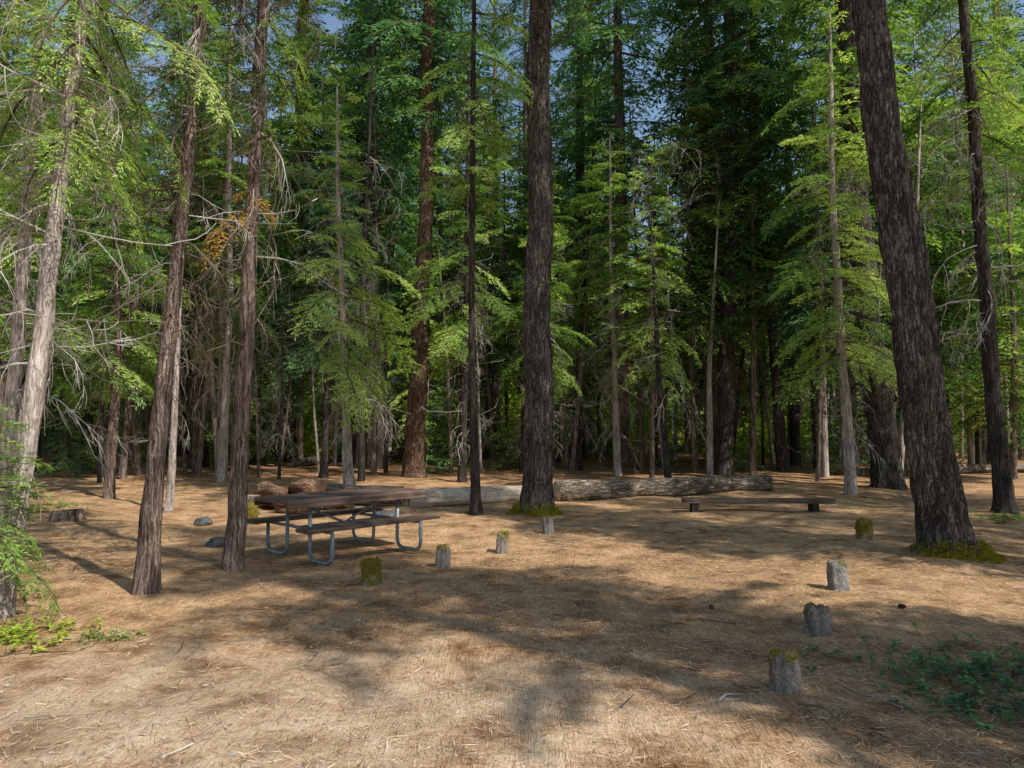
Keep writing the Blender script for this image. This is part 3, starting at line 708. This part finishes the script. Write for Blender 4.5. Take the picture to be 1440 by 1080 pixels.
def pebbles_mesh():
    me=bpy.data.meshes.new('gravel'); VV=[];FF=[]
    for _ in range(2200):
        y=2.6+5*R.rand()**1.3; x=-1.3+R.normal(0,2.0)
        s=.004+.010*R.rand()**3
        if R.rand()<.006: s=.02
        th=R.rand()*6; c,sn=math.cos(th),math.sin(th)
        V=ico*s*np.array([R.uniform(.8,1.4),R.uniform(.8,1.4),R.uniform(.4,.7)])+R.normal(0,s*.15,(6,3)); V=V@np.array([[c,-sn,0],[sn,c,0],[0,0,1]])+[x,y,G(x,y)+s*.2]
        o=len(VV); VV+= [tuple(q) for q in V]
        for t in ((0,1,2),(0,2,3),(0,3,4),(0,4,1),(5,2,1),(5,3,2),(5,4,3),(5,1,4)): FF.append(tuple(o+k for k in t))
    me.from_pydata(VV,[],FF); me.materials.append(M_gr); return me
obj('gravel',pebbles_mesh())
def cone_mesh():
    b=Buf(); 
    for i in range(9):
        z=(i/8-.5)*.08; r=.024*math.cos((i/8-.5)*2.6)+.004
        for k in range(9):
            a=k*2*math.pi/9+i*.35; D=np.array([math.cos(a),math.sin(a),.35]); D/=np.linalg.norm(D); W=np.array([-math.sin(a),math.cos(a),0]); P=np.array([0,0,z])
            b.add([P,P+D*r*.7+W*.009,P+D*r*1.15,P+D*r*.7-W*.009],[[0,1,2,3]])
    tube(b,[(0,0,-.04),(0,0,0),(0,0,.04)],[.006,.013,.005],6)
    return b.mesh('pine_cone',[M_twigdark])
cm=cone_mesh()
for (x,y) in ((1.8,6.5),(3.4,6.3)):
    o=obj('pine_cone',cm,(x,y,G(x,y)+.02),scale=.85); o.rotation_euler=(1.5,R.rand(),R.rand()*6); 

# ------------------------------------------------------------ low plants
def herb(name,x,y,sx,sy,n,leaf,mat,h=.22):
    b=Buf()
    for _ in range(n):
        px=R.normal(0,sx*.45);py=R.normal(0,sy*.45); hh=h*R.uniform(.3,1); base=np.array([px,py,G(x+px,y+py)-G(x,y)]); tip=base+[R.normal(0,.07),R.normal(0,.07),hh]
        mid=(base+tip)/2+[R.normal(0,.02),R.normal(0,.02),.02]; tube(b,[base,mid,tip],[.003,.0025,.0015],3,1,cap=False)
        m=R.randint(6,13); s=R.uniform(.25,1,m)[:,None]; P=base+(tip-base)*s
        a=R.rand(m)*6.28; D=nrm(np.stack([np.cos(a),np.sin(a),R.uniform(-.3,.45,m)],-1)); W=nrm(np.cross(D,[0,0,1.])+R.normal(0,.2,(m,3)))
        va=np.clip(R.uniform(.2,.7)+R.normal(0,.12,m),0,.95); va[R.rand(m)<.03]=1
        b.add(quads_from(P,D,W,leaf*R.uniform(.6,1.3,m),leaf*.3*R.uniform(.7,1.2,m)).reshape(-1,3),np.arange(m*4).reshape(-1,4),0,va)
    return obj(name,b.mesh(name,[mat,M_twigdark]),(x,y,G(x,y)))
herb('creeping_shrub',3.2,4.7,1.0,.65,165,.048,M_herb,.14)
herb('creeping_shrub',2.75,4.15,.6,.35,60,.042,M_herb,.11)
herb('weed_plant',-3.75,5.55,.5,.35,60,.05,M_shrub,.12)
herb('weed_plant',-3.05,5.5,.35,.2,18,.04,M_leafbright,.08)
herb('weed_plant',-5.0,6.6,.6,.5,70,.05,M_leafbright,.2)
herb('weed_plant',-9,13.5,1,.8,80,.07,M_leafbright,.2)
herb('weed_plant',8.5,12.2,.8,.4,60,.06,M_leafbright,.15)
e=empty('cedar_sapling',(-4.26,5.75,G(-4.26,5.75)))
b=Buf(); tube(b,[(0,0,-.05),(.02,0,.8),(0,.02,1.7)],[.02,.014,.005],8); obj('trunk',b.mesh('trunk',[M_cedar],True),parent=e)
obj('crown',crown('crown',R,.55,1.75,.47,85,T_near,ln_near,fr,(-.2,.5),skirt=.9),parent=e)

# ------------------------------------------------------------ light, world, camera
EL=math.radians(49)
ts=Vector((.75*math.cos(EL),-.66*math.cos(EL),math.sin(EL))).normalized()
el=math.asin(ts.z); az=math.atan2(ts.x,ts.y)
sun=bpy.data.lights.new('sun','SUN'); sun.energy=5.0; sun.angle=math.radians(.5); sun.color=(1,.96,.88)
so=bpy.data.objects.new('sun',sun); col.objects.link(so); so.rotation_euler=ts.to_track_quat('Z','Y').to_euler(); so.location=(10,-10,30)
w=bpy.data.worlds.new('World'); scene.world=w; w.use_nodes=True; nt=w.node_tree; nt.nodes.clear()
sk=nt.nodes.new('ShaderNodeTexSky'); sk.sky_type='NISHITA'; sk.sun_disc=False; sk.sun_elevation=el; sk.sun_rotation=az; sk.air_density=1.2; sk.dust_density=.6
bg=nt.nodes.new('ShaderNodeBackground'); bg.inputs[1].default_value=.15; ow=nt.nodes.new('ShaderNodeOutputWorld')
nt.links.new(sk.outputs[0],bg.inputs[0]); nt.links.new(bg.outputs[0],ow.inputs[0])
cam=bpy.data.cameras.new('camera'); cam.sensor_width=36; cam.lens=25; cam.clip_end=2000; cam.clip_start=.05
co=bpy.data.objects.new('camera',cam); col.objects.link(co); co.location=(0,0,1.6+G(0,0)); co.rotation_euler=(math.radians(93.43),0,0)
scene.camera=co
scene.view_settings.view_transform='Standard'; scene.view_settings.look='None'; scene.view_settings.exposure=0
